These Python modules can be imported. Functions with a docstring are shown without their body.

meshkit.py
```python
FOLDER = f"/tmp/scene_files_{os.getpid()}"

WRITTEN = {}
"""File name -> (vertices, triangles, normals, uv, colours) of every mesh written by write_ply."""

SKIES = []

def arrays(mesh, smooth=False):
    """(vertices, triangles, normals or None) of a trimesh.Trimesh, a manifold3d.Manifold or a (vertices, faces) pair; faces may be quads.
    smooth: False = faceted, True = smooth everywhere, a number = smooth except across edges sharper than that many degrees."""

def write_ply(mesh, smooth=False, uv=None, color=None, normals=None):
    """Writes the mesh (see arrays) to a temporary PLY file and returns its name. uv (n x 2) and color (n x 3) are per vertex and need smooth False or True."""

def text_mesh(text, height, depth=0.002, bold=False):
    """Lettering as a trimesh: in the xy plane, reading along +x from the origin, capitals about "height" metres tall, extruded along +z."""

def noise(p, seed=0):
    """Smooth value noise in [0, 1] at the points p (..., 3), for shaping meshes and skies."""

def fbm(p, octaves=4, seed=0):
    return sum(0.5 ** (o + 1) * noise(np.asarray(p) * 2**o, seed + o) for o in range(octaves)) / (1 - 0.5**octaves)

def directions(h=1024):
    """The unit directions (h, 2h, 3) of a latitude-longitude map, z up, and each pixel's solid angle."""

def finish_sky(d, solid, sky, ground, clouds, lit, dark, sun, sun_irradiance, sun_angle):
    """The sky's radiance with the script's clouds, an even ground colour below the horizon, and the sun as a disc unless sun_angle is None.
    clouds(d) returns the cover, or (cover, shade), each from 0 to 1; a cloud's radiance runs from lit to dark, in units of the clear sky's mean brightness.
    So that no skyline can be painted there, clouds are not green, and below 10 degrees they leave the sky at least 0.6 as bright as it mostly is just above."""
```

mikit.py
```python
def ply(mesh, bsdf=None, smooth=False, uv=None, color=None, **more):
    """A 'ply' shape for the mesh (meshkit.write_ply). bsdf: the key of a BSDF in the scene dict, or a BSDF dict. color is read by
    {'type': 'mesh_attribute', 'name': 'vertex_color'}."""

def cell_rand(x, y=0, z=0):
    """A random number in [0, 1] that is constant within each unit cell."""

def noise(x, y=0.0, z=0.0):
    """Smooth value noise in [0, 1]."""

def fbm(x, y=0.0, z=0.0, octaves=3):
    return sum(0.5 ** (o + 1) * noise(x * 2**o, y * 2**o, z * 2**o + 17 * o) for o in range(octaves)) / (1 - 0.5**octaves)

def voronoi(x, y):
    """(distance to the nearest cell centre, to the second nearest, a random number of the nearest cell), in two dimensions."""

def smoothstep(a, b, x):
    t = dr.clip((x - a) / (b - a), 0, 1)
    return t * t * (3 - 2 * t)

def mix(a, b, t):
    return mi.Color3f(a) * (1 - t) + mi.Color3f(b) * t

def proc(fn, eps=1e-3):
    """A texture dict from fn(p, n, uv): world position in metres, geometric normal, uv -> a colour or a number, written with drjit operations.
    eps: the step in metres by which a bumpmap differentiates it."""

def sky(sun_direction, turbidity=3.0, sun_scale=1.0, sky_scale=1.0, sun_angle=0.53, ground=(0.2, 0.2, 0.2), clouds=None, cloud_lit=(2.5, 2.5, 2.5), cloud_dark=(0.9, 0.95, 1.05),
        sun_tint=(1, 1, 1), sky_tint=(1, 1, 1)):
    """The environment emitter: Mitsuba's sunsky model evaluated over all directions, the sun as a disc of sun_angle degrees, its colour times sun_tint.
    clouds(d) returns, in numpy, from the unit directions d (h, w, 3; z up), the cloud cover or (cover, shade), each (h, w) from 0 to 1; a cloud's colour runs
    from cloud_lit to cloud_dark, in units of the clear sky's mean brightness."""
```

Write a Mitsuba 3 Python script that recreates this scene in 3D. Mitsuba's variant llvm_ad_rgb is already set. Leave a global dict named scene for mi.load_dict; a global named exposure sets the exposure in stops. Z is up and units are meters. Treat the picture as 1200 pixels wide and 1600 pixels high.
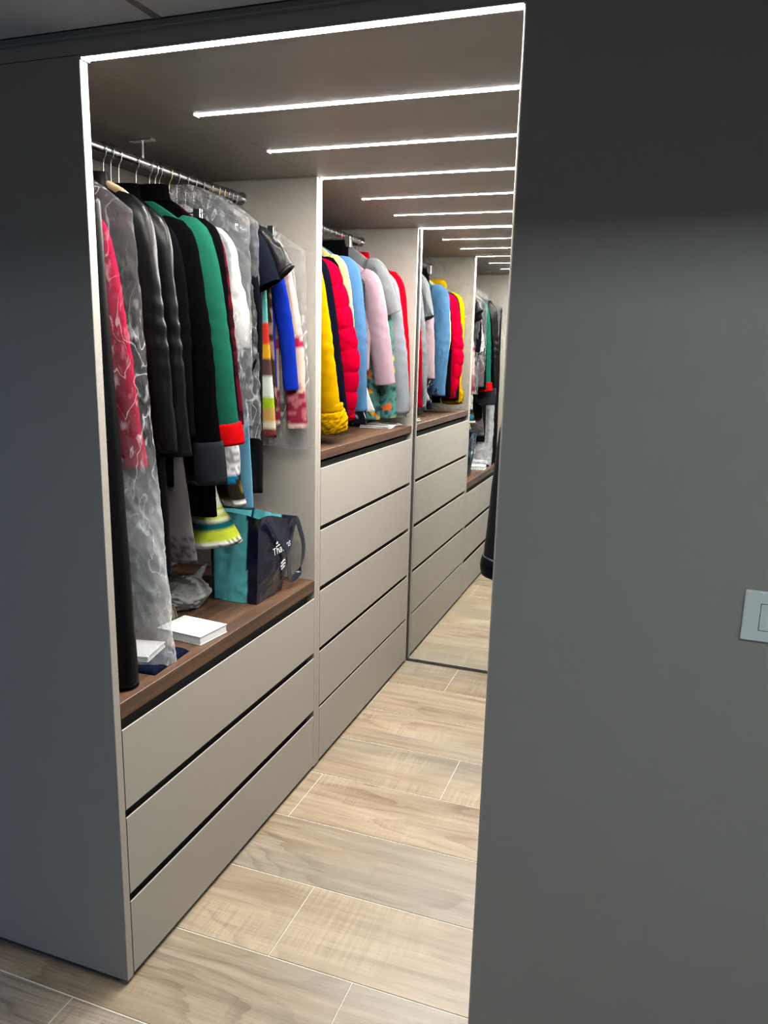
import math
import numpy as np, trimesh, mitsuba as mi, drjit as dr
import mikit, meshkit
from mikit import proc, fbm, noise, voronoi, smoothstep, mix, cell_rand
from shapely.geometry import Polygon, box as sbox, Point
T = mi.ScalarTransform4f
scene, labels = {}, {}

# ------------------------------------------------------------------ camera
CX, CY, CZ, YAW, PIT, ROL, F = 1.2248, -1.4893, 1.7142, 0.3415, 0.2097, 0.0245, 1211.17
_f = np.array([-math.sin(YAW) * math.cos(PIT), math.cos(YAW) * math.cos(PIT), -math.sin(PIT)])
_r = np.array([math.cos(YAW), math.sin(YAW), 0.0]); _u = np.cross(_r, _f)
_up = -_r * math.sin(ROL) + _u * math.cos(ROL)
_o = np.array([CX, CY, CZ])
scene['camera'] = {'type': 'perspective', 'fov': 2 * math.degrees(math.atan(600 / F)), 'fov_axis': 'x', 'near_clip': 0.02,
                   'far_clip': 100.0, 'to_world': T().look_at(origin=_o.tolist(), target=(_o + _f).tolist(), up=_up.tolist())}
# ------------------------------------------------------------------ light
exposure = -0.5
LED_L = (640.0, 617.0, 570.0)
LAMP_L = (228.0, 266.0, 270.0)
scene['sky'] = mikit.sky((-0.4, 0.75, 0.5), sun_scale=0.0, sky_scale=18.0, sky_tint=(0.33, 0.90, 1.75), ground=(0.12, 0.13, 0.14))
scene['sky']['sampling_weight'] = 1.5

# ------------------------------------------------------------------ helpers
used = {}
def key_of(name):
    n = used.get(name, -1) + 1
    used[name] = n
    return name if n == 0 else f'{name}_{n:03d}'
def thing(name, label, cat, group=None):
    k = key_of(name)
    labels[k] = {'label': label, 'category': cat}
    if group: labels[k]['group'] = group
    return k
def part(parent, name, mesh, bsdf, smooth=False, color=None, label=None, **kw):
    k = key_of(parent + '__' + name)
    if color is not None: kw['color'] = color
    scene[k] = mikit.ply(mesh, bsdf, smooth=smooth, **kw)
    if label: labels[k] = {'label': label}
    return k
def single(name, mesh, bsdf, label, cat, group=None, smooth=False, **kw):
    k = thing(name, label, cat, group)
    scene[k] = mikit.ply(mesh, bsdf, smooth=smooth, **kw)
    return k
def struct(name, mesh, bsdf, label, smooth=False, **kw):
    k = key_of(name)
    if mesh is not None: scene[k] = mikit.ply(mesh, bsdf, smooth=smooth, **kw)
    labels[k] = {'label': label, 'kind': 'structure'}
    return k
def bx(x0, x1, y0, y1, z0, z1, c=0.0):
    """box with chamfer c"""
    lo, hi = np.array([x0, y0, z0], float), np.array([x1, y1, z1], float)
    if c <= 0:
        m = trimesh.creation.box(hi - lo); m.apply_translation((lo + hi) / 2); return m
    pts = []
    for sx in (0, 1):
        for sy in (0, 1):
            for sz in (0, 1):
                p = np.where([sx, sy, sz], hi, lo); s = np.where([sx, sy, sz], -1, 1)
                for a in range(3):
                    o = np.full(3, c); o[a] = 0; pts.append(p + s * o)
    return trimesh.convex.convex_hull(np.array(pts))
def cat(*ms):
    return trimesh.util.concatenate([m for m in ms])
def loft(R, cap0=True, cap1=True, inset0=None, inset1=None):
    """rings (M,N,3) -> mesh with caps; inset = depth of hollow at that end"""
    R = np.asarray(R, float)
    def inner(end, nxt, d):
        c = end.mean(0); t = nxt.mean(0) - c; t /= np.linalg.norm(t) + 1e-9
        return [c + (end - c) * 0.86, c + (end - c) * 0.8 + t * d]
    rows = list(R)
    if inset1: rows += inner(R[-1], R[-2], inset1)
    if inset0: rows = inner(R[0], R[1], inset0)[::-1] + rows
    R = np.array(rows)
    M, N, _ = R.shape
    v = R.reshape(-1, 3); f = []
    i, j = np.meshgrid(np.arange(M - 1), np.arange(N), indexing='ij')
    a, b, c, d = i * N + j, i * N + (j + 1) % N, (i + 1) * N + (j + 1) % N, (i + 1) * N + j
    f = np.concatenate([np.stack([a, b, c], -1).reshape(-1, 3), np.stack([a, c, d], -1).reshape(-1, 3)])
    k = len(v)
    if cap0:
        v = np.vstack([v, R[0].mean(0)]); q = np.arange(N); f = np.vstack([f, np.stack([np.full(N, k), (q + 1) % N, q], -1)]); k += 1
    if cap1:
        v = np.vstack([v, R[-1].mean(0)]); q = np.arange(N); o = (M - 1) * N; f = np.vstack([f, np.stack([np.full(N, k), o + q, o + (q + 1) % N], -1)])
    m = trimesh.Trimesh(v, f, process=False)
    if m.volume < 0: m.invert()
    return m
def curve(pts, n):
    """Catmull-Rom through pts, n samples evenly by length"""
    P = np.asarray(pts, float); P = np.vstack([2 * P[0] - P[1], P, 2 * P[-1] - P[-2]])
    out = []
    for i in range(1, len(P) - 2):
        t = np.linspace(0, 1, 24, endpoint=False)[:, None]
        p0, p1, p2, p3 = P[i - 1], P[i], P[i + 1], P[i + 2]
        out.append(0.5 * (2 * p1 + (p2 - p0) * t + (2 * p0 - 5 * p1 + 4 * p2 - p3) * t ** 2 + (3 * p1 - p0 - 3 * p2 + p3) * t ** 3))
    C = np.vstack(out + [P[-2:-1]])
    s = np.concatenate([[0], np.cumsum(np.linalg.norm(np.diff(C, axis=0), axis=1))])
    return np.stack([np.interp(np.linspace(0, s[-1], n), s, C[:, k]) for k in range(C.shape[1])], -1)
def tube(pts, r, n=10, sides=8, smoothpath=True, ref=(0, 1, 0), flat=1.0):
    """round tube; radius r scalar or per-sample; axis a = ref direction scaled by flat"""
    C = curve(pts, n) if smoothpath else np.asarray(pts, float)
    n = len(C); t = np.gradient(C, axis=0); t /= np.linalg.norm(t, axis=1, keepdims=True) + 1e-9
    a = np.array(ref, float) - t * (t @ np.array(ref, float))[:, None]; a /= np.linalg.norm(a, axis=1, keepdims=True) + 1e-9
    b = np.cross(t, a); th = np.arange(sides) * 2 * np.pi / sides
    r = np.broadcast_to(r, (n,))[:, None, None]
    return C[:, None] + r * (flat * np.cos(th)[None, :, None] * a[:, None] + np.sin(th)[None, :, None] * b[:, None])
def ribbon(pts, w, th, wdir, n=30):
    """flat strap: width direction wdir"""
    C = curve(pts, n); t = np.gradient(C, axis=0); t /= np.linalg.norm(t, axis=1, keepdims=True)
    a = np.asarray(wdir, float); a = a - t * (t @ a)[:, None]; a /= np.linalg.norm(a, axis=1, keepdims=True); b = np.cross(t, a)
    return loft(np.stack([C + a * w / 2 + b * th / 2, C - a * w / 2 + b * th / 2, C - a * w / 2 - b * th / 2, C + a * w / 2 - b * th / 2], 1))
def poly_ex(poly, h):
    gs = getattr(poly, 'geoms', [poly])
    return cat(*[trimesh.creation.extrude_polygon(g, h, engine='earcut') for g in gs])
def rgb(*c):
    """sRGB 0..255 -> linear"""
    c = np.array(c, float) / 255
    return np.where(c <= 0.04045, c / 12.92, ((c + 0.055) / 1.055) ** 2.4)
def R3(c): return {'type': 'rgb', 'value': [float(x) for x in c]}
VC = {'type': 'mesh_attribute', 'name': 'vertex_color'}

# ------------------------------------------------------------------ materials
LAM = (0.159, 0.147, 0.1312)
scene['laminate'] = {'type': 'twosided', 'b': {'type': 'principled', 'base_color': R3(LAM), 'roughness': 0.48, 'specular': 0.45}}
scene['edge_band'] = {'type': 'twosided', 'b': {'type': 'principled', 'base_color': R3((0.1875, 0.1762, 0.159)), 'roughness': 0.45, 'specular': 0.4}}
scene['black_gap'] = {'type': 'twosided', 'b': {'type': 'principled', 'base_color': R3((0.012, 0.012, 0.012)), 'roughness': 0.6}}
scene['black_metal'] = {'type': 'twosided', 'b': {'type': 'principled', 'base_color': R3((0.02, 0.02, 0.02)), 'roughness': 0.35, 'specular': 0.6}}
scene['chrome'] = {'type': 'principled', 'base_color': R3((0.80, 0.80, 0.82)), 'roughness': 0.18, 'metallic': 1.0}
scene['dark_steel'] = {'type': 'principled', 'base_color': R3((0.30, 0.30, 0.31)), 'roughness': 0.25, 'metallic': 1.0}
scene['brass'] = {'type': 'principled', 'base_color': R3((0.55, 0.42, 0.18)), 'roughness': 0.3, 'metallic': 1.0}
scene['white_plastic'] = {'type': 'twosided', 'b': {'type': 'principled', 'base_color': R3((0.375, 0.39, 0.3825)), 'roughness': 0.3, 'specular': 0.5}}
scene['paper'] = {'type': 'twosided', 'b': {'type': 'diffuse', 'reflectance': R3((0.375, 0.375, 0.3675))}}
scene['print_grey'] = {'type': 'twosided', 'b': {'type': 'diffuse', 'reflectance': R3((0.315, 0.315, 0.3225))}}
scene['print_white'] = {'type': 'twosided', 'b': {'type': 'diffuse', 'reflectance': R3((0.33, 0.335, 0.34))}}
scene['plaster'] = {'type': 'twosided', 'b': {'type': 'diffuse', 'reflectance': R3((0.52, 0.54, 0.54))}}
scene['ceiling_paint'] = {'type': 'twosided', 'b': {'type': 'diffuse', 'reflectance': R3((0.3, 0.315, 0.33))}}
scene['grey_trim'] = {'type': 'twosided', 'b': {'type': 'principled', 'base_color': R3((0.075, 0.07875, 0.0825)), 'roughness': 0.45}}
scene['mirror_silver'] = {'type': 'twosided', 'b': {'type': 'conductor', 'material': 'none', 'specular_reflectance': R3((0.90, 0.925, 0.90))}}
scene['grout'] = {'type': 'twosided', 'b': {'type': 'diffuse', 'reflectance': R3((0.27, 0.255, 0.225))}}
scene['fabric'] = {'type': 'twosided', 'b': {'type': 'diffuse', 'reflectance': VC}}
scene['satin'] = {'type': 'twosided', 'b': {'type': 'principled', 'base_color': VC, 'roughness': 0.34, 'specular': 0.09}}
scene['glossy_bag'] = {'type': 'twosided', 'b': {'type': 'principled', 'base_color': VC, 'roughness': 0.22, 'specular': 0.5}}
scene['hanger_wood'] = {'type': 'principled', 'base_color': R3((0.375, 0.255, 0.15)), 'roughness': 0.45}
scene['hanger_black'] = {'type': 'principled', 'base_color': R3((0.02, 0.02, 0.022)), 'roughness': 0.3, 'specular': 0.6}
scene['hanger_cream'] = {'type': 'principled', 'base_color': R3((0.465, 0.435, 0.36)), 'roughness': 0.35}
def f_film(p, n, uv):
    w = fbm(p.x * 9, p.y * 9, p.z * 4) * 2.2
    a = fbm(p.x * 26 + w, p.y * 26 + w, p.z * 7 + w)
    s = smoothstep(0.0, 0.022, dr.abs(a - 0.5))
    b = fbm(p.x * 85, p.y * 85, p.z * 26 + 5)
    m = smoothstep(0.38, 0.62, fbm(p.x * 7, p.y * 7, p.z * 3 + 9))
    return 0.032 + m * (0.27 * (1 - s) + 0.21 * smoothstep(0.56, 0.78, b))
scene['film'] = {'type': 'blendbsdf', 'weight': proc(f_film), 'a': {'type': 'thindielectric', 'int_ior': 1.45},
                 'b': {'type': 'twosided', 'b': {'type': 'principled', 'base_color': R3((0.6, 0.615, 0.645)), 'roughness': 0.22, 'specular': 0.9}}}
scene['film_milky'] = {'type': 'blendbsdf', 'weight': proc(lambda p, n, uv: f_film(p, n, uv) * 0.85 + 0.17 * smoothstep(1.48, 1.22, p.z)), 'a': {'type': 'thindielectric', 'int_ior': 1.45},
                 'b': {'type': 'twosided', 'b': {'type': 'principled', 'base_color': R3((0.6, 0.615, 0.645)), 'roughness': 0.22, 'specular': 0.9}}}
def f_walnut(p, n, uv):
    g = fbm(p.y * 3.0, p.x * 46 + fbm(p.y * 1.5, p.x * 6, p.z * 6) * 3, p.z * 60)
    fine = noise(p.y * 22, p.x * 380, p.z * 380)
    return mix((0.01725, 0.007875, 0.004125), (0.0525, 0.0255, 0.0135), dr.clip(g * 1.15 - 0.1 + (fine - 0.5) * 0.3, 0, 1))
scene['walnut'] = {'type': 'twosided', 'b': {'type': 'principled', 'base_color': proc(f_walnut), 'roughness': 0.42, 'specular': 0.4}}
ROW0, ROWH = -0.108, 0.3145
def f_oak(p, n, uv):
    row = dr.floor((p.y - ROW0) / ROWH)
    o = row * 7.31
    y = p.y + o * 0.37
    x = p.x + o * 3.7
    warp = fbm(x * 1.1, y * 3.5, 2.0) - 0.5
    yy = y + warp * 0.055
    g = fbm(x * 2.2, yy * 34, 1.0, octaves=4)
    rings = noise(x * 1.2, yy * 85, 4.0)
    fine = noise(x * 16, yy * 430, 3.0)
    saw = noise(x * 170, y * 9, 6.0) * smoothstep(0.52, 0.72, fbm(x * 2.0, y * 6, 9.0))
    lv = noise(x * 0.75, y * 5.2, 12.0) * 11 + fbm(x * 5, yy * 20, 13.0) * 1.1
    fr = lv - dr.floor(lv)
    line = smoothstep(0.55, 0.97, fr) * smoothstep(1.0, 0.97, fr) * smoothstep(0.35, 0.6, fbm(x * 1.3, y * 4, 15.0))
    t = dr.clip(0.06 + g * 0.62 + (rings - 0.5) * 0.22 + (fine - 0.5) * 0.24 + saw * 0.30 + warp * 0.35 - line * 0.26 + 0.16, 0, 1)
    c = mix((0.06375, 0.042, 0.02475), (0.1762, 0.1417, 0.09825), t)
    grey = smoothstep(0.45, 0.70, fbm(x * 0.8, y * 5.0, 7.0))
    c = mix(c, mix((0.06, 0.0495, 0.03975), (0.1537, 0.1335, 0.1065), t), grey * 0.65)
    return c * (0.90 + 0.20 * cell_rand(row, 3, 1))
scene['oak'] = {'type': 'twosided', 'b': {'type': 'principled', 'base_color': proc(f_oak), 'roughness': 0.42, 'specular': 0.4}}

# ------------------------------------------------------------------ the room shell
H, CEIL, W, D, FY = 2.300, 2.345, 0.935, 2.400, -0.025
XL, XR, YB = -2.3, 3.2, -3.6
RX = 1.56       # back of the right-hand closet
# floor: slab + one tile plank each
fl = struct('floor', bx(XL, XR, YB, 2.45, -0.04, -0.0016), 'grout', 'wood-look tile floor with pale grout lines')
JOINT = {0: 0.563, 1: 0.303, 2: 1.05, 3: 0.05, 4: 0.546, 5: 1.05, 6: 1.2, 7: 0.30, -1: -0.112}
PL = 1.2
rng = np.random.default_rng(3)
g = 0.0017
for row in range(-12, 9):
    y0 = ROW0 + row * ROWH; y1 = min(y0 + ROWH, 2.45); y0 = max(y0, YB)
    if y1 - y0 < 0.02: continue
    j = JOINT.get(row, float(rng.uniform(0, PL)))
    xs = np.arange(j - 5 * PL, XR + PL, PL)
    for xa in xs:
        a, b = max(xa, XL), min(xa + PL, XR)
        if b - a < 0.02: continue
        if y0 > 0.02 and (a > RX or b < -0.66): continue
        part(fl, 'plank', bx(a + g, b - g, y0 + g * 1.4, y1 - g * 1.4, -0.010, 0.0, 0.0006), 'oak')
# room walls (behind and beside the photographer)
struct('wall_back', bx(XL - .1, XR + .1, YB - .1, YB, 0, CEIL + .05), 'plaster', 'plain wall behind the photographer')
struct('wall_right', bx(XR, XR + .1, YB, 0.0, 0, CEIL + .05), 'plaster', 'plain right side wall of the room')
WY0, WY1, WZ0, WZ1 = -1.95, -0.12, 0.05, 2.0
struct('wall_left', cat(bx(XL - .1, XL, YB, WY0, 0, CEIL + .05), bx(XL - .1, XL, WY1, 0, 0, CEIL + .05), bx(XL - .1, XL, WY0, WY1, WZ1, CEIL + .05), bx(XL - .1, XL, WY0, WY1, 0, WZ0)),
       'plaster', 'left side wall of the room with a glazed door opening')
wn = struct('window_1', None, None, 'tall glazed door in the left side wall')
part(wn, 'frame', cat(bx(XL - .08, XL - .02, WY0, WY0 + .05, WZ0, WZ1), bx(XL - .08, XL - .02, WY1 - .05, WY1, WZ0, WZ1), bx(XL - .08, XL - .02, WY0 + .05, WY1 - .05, WZ1 - .05, WZ1),
     bx(XL - .08, XL - .02, WY0 + .05, WY1 - .05, WZ0, WZ0 + .05), bx(XL - .08, XL - .02, (WY0 + WY1) / 2 - .03, (WY0 + WY1) / 2 + .03, WZ0 + .05, WZ1 - .05)), 'white_plastic')
scene['window_glass'] = {'type': 'thindielectric', 'int_ior': 1.5}
for a, b in ((WY0 + .05, (WY0 + WY1) / 2 - .03), ((WY0 + WY1) / 2 + .03, WY1 - .05)):
    m = trimesh.Trimesh([[XL - .05, a, WZ0 + .05], [XL - .05, b, WZ0 + .05], [XL - .05, b, WZ1 - .05], [XL - .05, a, WZ1 - .05]], [[0, 1, 2], [0, 2, 3]], process=False)
    part(wn, 'pane', m, 'window_glass')
# ceiling of the room: slab with panels, dark joints and a recessed linear lamp
LY, LX0, LX1, LIP, LDEP = -1.72, 1.05, 2.45, 0.205, 0.062
cl = struct('ceiling', cat(bx(XL, XR, YB, LY - LIP, CEIL + .012, CEIL + .1), bx(XL, XR, LY + LIP, FY, CEIL + .012, CEIL + .1),
            bx(XL, LX0, LY - LIP, LY + LIP, CEIL + .012, CEIL + .1), bx(LX1, XR, LY - LIP, LY + LIP, CEIL + .012, CEIL + .1)), 'grey_trim', 'suspended ceiling with grey joints between panels')
SX = 0.21
for i in range(-3, 4):
    for (ya, yb) in ((YB, -2.6), (-2.6, LY - LIP), (LY + LIP, -0.75), (-0.75, FY)):
        a, b = max(SX + i * 0.9, XL), min(SX + (i + 1) * 0.9, XR)
        if b - a < .05: continue
        part(cl, 'panel', bx(a + .006, b - .006, ya + .006, yb - (.016 if yb == FY else .006), CEIL - .004, CEIL + .013, 0.002), 'ceiling_paint')
part(cl, 'joint_strip', bx(SX - .010, SX + .010, -0.75, FY - .016, CEIL - .006, CEIL + .004, 0.002), 'grey_trim')
lp = thing('ceiling_lamp', 'recessed linear ceiling lamp behind the photographer', 'lamp')
part(lp, 'housing', cat(bx(LX0, LX1, LY - LIP, LY + LIP, CEIL + LDEP + .012, CEIL + LDEP + .02), bx(LX0 - .004, LX0, LY - LIP, LY + LIP, CEIL, CEIL + LDEP + .02), bx(LX1, LX1 + .004, LY - LIP, LY + LIP, CEIL, CEIL + LDEP + .02),
     bx(LX0, LX1, LY - LIP - .004, LY - LIP, CEIL, CEIL + LDEP + .02), bx(LX0, LX1, LY + LIP, LY + LIP + .004, CEIL, CEIL + LDEP + .02)), 'black_metal')
m = trimesh.Trimesh([[LX0 + .05, LY - .035, CEIL + LDEP], [LX1 - .05, LY - .035, CEIL + LDEP], [LX1 - .05, LY + .035, CEIL + LDEP], [LX0 + .05, LY + .035, CEIL + LDEP]], [[0, 2, 1], [0, 3, 2]], process=False)
part(lp, 'tube', m, 'white_plastic', emitter={'type': 'area', 'radiance': R3(LAMP_L)})

# header above the opening, dark wall angle, aisle soffit
struct('trim_1', bx(XL, XR, FY, D + .03, H + .0005, CEIL + .02), 'laminate', 'narrow header board above the wardrobe opening')
struct('trim_2', bx(XL, XR, FY - .016, FY - .0005, CEIL - .018, CEIL - .004, 0.002), 'grey_trim', 'dark grey trim along the joint between header and ceiling')
struct('wall_right_closet', bx(RX, RX + .05, 0.0, D + .03, 0, H), 'laminate', 'back of the right hand closet')
struct('wall_end', bx(-0.66, RX + .05, D + .012, D + .04, 0, H), 'laminate', 'end wall behind the mirror')
# right front panel with rounded edge, carries the switch
c = 0.006
ang = np.linspace(0, math.pi / 2, 7)
prof = [(XR, FY), (XR, 0.0), (W, 0.0)] + [(W + c - c * math.cos(a), FY + c - c * math.sin(a)) for a in ang]
rp = trimesh.creation.extrude_polygon(Polygon(prof), H, engine='earcut')
struct('wall_front', rp, 'laminate', 'large grey laminate panel to the right of the opening', smooth=25)
# light switch
sw = thing('light_switch', 'pale square light switch on the grey panel at the right edge of the photo', 'light switch')
part(sw, 'plate', bx(1.391, 1.481, FY - .009, FY, 1.2165, 1.309, .002), 'white_plastic')
part(sw, 'rocker', bx(1.4185, 1.4535, FY - .0115, FY - .0085, 1.2385, 1.2865, .001), 'white_plastic')
part(sw, 'groove', bx(1.4175, 1.4545, FY - .0096, FY - .0088, 1.2375, 1.2875), 'black_gap', label='dark groove around the rocker')

# ------------------------------------------------------------------ wardrobe
BD = -0.62
def front_board(y0, y1, z0, z1):
    """drawer front whose upper edge is bevelled to the back, as a finger grip"""
    c = .0012; P = [(-.021, z0), (-c, z0), (0, z0 + c), (0, z1 - c), (-c, z1), (-.0035, z1), (-.021, z1 - .020)]
    m = trimesh.creation.extrude_polygon(Polygon(P), y1 - y0, engine='earcut'); v = np.asarray(m.vertices)
    m.vertices = np.stack([v[:, 0], y1 - v[:, 2], v[:, 1]], -1)
    if m.volume < 0: m.invert()
    return m
def drawer_front(wd, y0, y1, z0, z1):
    d = part(wd, 'drawer', front_board(y0, y1, z0, z1), 'laminate')
    part(d, 'box', bx(-0.56, -0.045, y0 + .02, y1 - .02, z0 + .02, z1 - .035), 'black_gap')
    part(d, 'grip_channel', bx(-0.044, -0.030, y0 + .004, y1 - .004, z0 + .01, z1 + .013), 'black_gap')
def wardrobe(label, ya, yb, ga, gb, zshelf, tsh, drawers):
    wd = thing('wardrobe', label, 'wardrobe', 'built-in wardrobe bays')
    part(wd, 'side_panel', bx(BD, 0.0, ya, ya + ga, 0.012, H - .0005, 0.0012), 'laminate')
    part(wd, 'side_panel', bx(BD, 0.0, yb - gb, yb, 0.012, H - .0005, 0.0012), 'laminate')
    part(wd, 'back_panel', bx(BD - .02, BD, ya, yb, 0.012, H - .0005), 'laminate')
    part(wd, 'top_panel', bx(BD, -0.0008, ya + ga, yb - gb, H - .0045, H + .0003, 0.0006), 'laminate')
    part(wd, 'plinth', bx(BD, -0.03, ya + .004, yb - .004, 0.0, 0.0115), 'black_gap')
    part(wd, 'shelf', bx(BD, -0.0005, ya + ga + .0005, yb - gb - .0005, zshelf - tsh, zshelf, 0.0012), 'walnut', label='walnut brown shelf board')
    for z0, z1 in drawers: drawer_front(wd, ya + ga + .003, yb - gb - .003, z0, z1)
    return wd
wardrobe('near wardrobe bay with three wide drawers below a low walnut shelf', FY, 1.190, 0.025, 0.0245, 0.815, 0.045, [(0.513, 0.740), (0.264, 0.490), (0.018, 0.239)])
wardrobe('far wardrobe bay with five drawers below a high walnut shelf', 1.191, 2.378, 0.0235, 0.022, 1.318, 0.036, [(1.020, 1.250), (0.772, 1.003), (0.514, 0.753), (0.262, 0.497), (0.018, 0.251)])
# aisle soffit board
so = struct('soffit', bx(0.0010, RX, FY, D + .0, H - .0045, H + .0003, 0.0006), 'laminate', 'laminate ceiling of the dressing aisle')
# ------------------------------------------------------------------ LED strips
def led(y, label):
    t = thing('led_strip', label, 'light', 'linear LED lights across the aisle ceiling')
    n = 7; a = np.linspace(math.pi, 2 * math.pi, n); hw, hd = 0.0135, 0.0022
    z = H - .0048
    ring = [(y + hw * math.cos(q), z + hd * math.sin(q)) for q in a]
    x0, x1 = 0.0035, (W - .001 if y < 0 else 0.985)
    v = np.array([[x, yy, zz] for x in (x0, x1) for yy, zz in ring]); f = []
    for i in range(n - 1): f += [[i, i + 1, n + i + 1], [i, n + i + 1, n + i]]
    m = trimesh.Trimesh(v, f, process=False)
    if m.face_normals[2][2] > 0: m.invert()
    part(t, 'diffuser', m, 'white_plastic', emitter={'type': 'area', 'radiance': R3(LED_L)})
    part(t, 'end_cap', bx(0.0012, 0.0034, y - hw, y + hw, z - .004, z), 'white_plastic')
names = ['front edge of the opening', 'second from the opening', 'third from the opening', 'above the divider between the bays', 'second beyond the divider', 'third beyond the divider', 'right against the mirror']
for i, nm in enumerate(names):
    led((-0.0105, 0.4077, 0.8053, 1.203, 1.6006, 1.998, 2.384)[i], f'glowing white linear LED strip across the aisle ceiling, {nm}')
# ------------------------------------------------------------------ mirror
mr = thing('mirror', 'full height mirror closing the far end of the aisle, reflecting the wardrobe', 'mirror')
part(mr, 'glass', trimesh.Trimesh([[0.004, D, .016], [RX, D, .016], [RX, D, H - .006], [0.004, D, H - .006]], [[0, 1, 2], [0, 2, 3]], process=False), 'mirror_silver')
part(mr, 'frame', cat(bx(0.0, RX, D - .004, D + .011, 0.001, .016), bx(-0.004, 0.004, D - .004, D + .011, 0.001, H - .006)), 'black_gap', label='thin black edge strip')
part(mr, 'backing', bx(-0.02, RX, D + .0005, D + .011, 0.017, H - .006), 'black_gap')
# ------------------------------------------------------------------ rails
RZ, RXC = 2.232, -0.30
def rail(x, y0, y1, label, posts):
    t = thing('clothes_rail', label, 'clothes rail')
    part(t, 'rod', loft(tube([(x, y0, RZ), (x, y1, RZ)], 0.0125, 4, 16, ref=(1, 0, 0))), 'chrome', smooth=40)
    for y in (y0, y1): part(t, 'flange', loft(tube([(x, y - .003, RZ), (x, y + .003, RZ)], 0.022, 3, 18, ref=(1, 0, 0))), 'chrome', smooth=40)
    for y in posts:
        part(t, 'support', cat(loft(tube([(x, y, RZ + .01), (x, y, H - .008)], 0.005, 3, 10, ref=(1, 0, 0))), bx(x - .04, x + .04, y - .012, y + .012, H - .009, H - .0046)), 'chrome')
rail(RXC, 0.004, 1.1615, 'chrome clothes rail in the near bay carrying black coats and dresses', [0.585])
rail(RXC, 1.2185, 2.352, 'chrome clothes rail in the far bay carrying bright jackets and cardigans', [])
rail(1.25, 0.004, 2.392, 'chrome clothes rail behind the right hand panel', [1.2])
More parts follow.
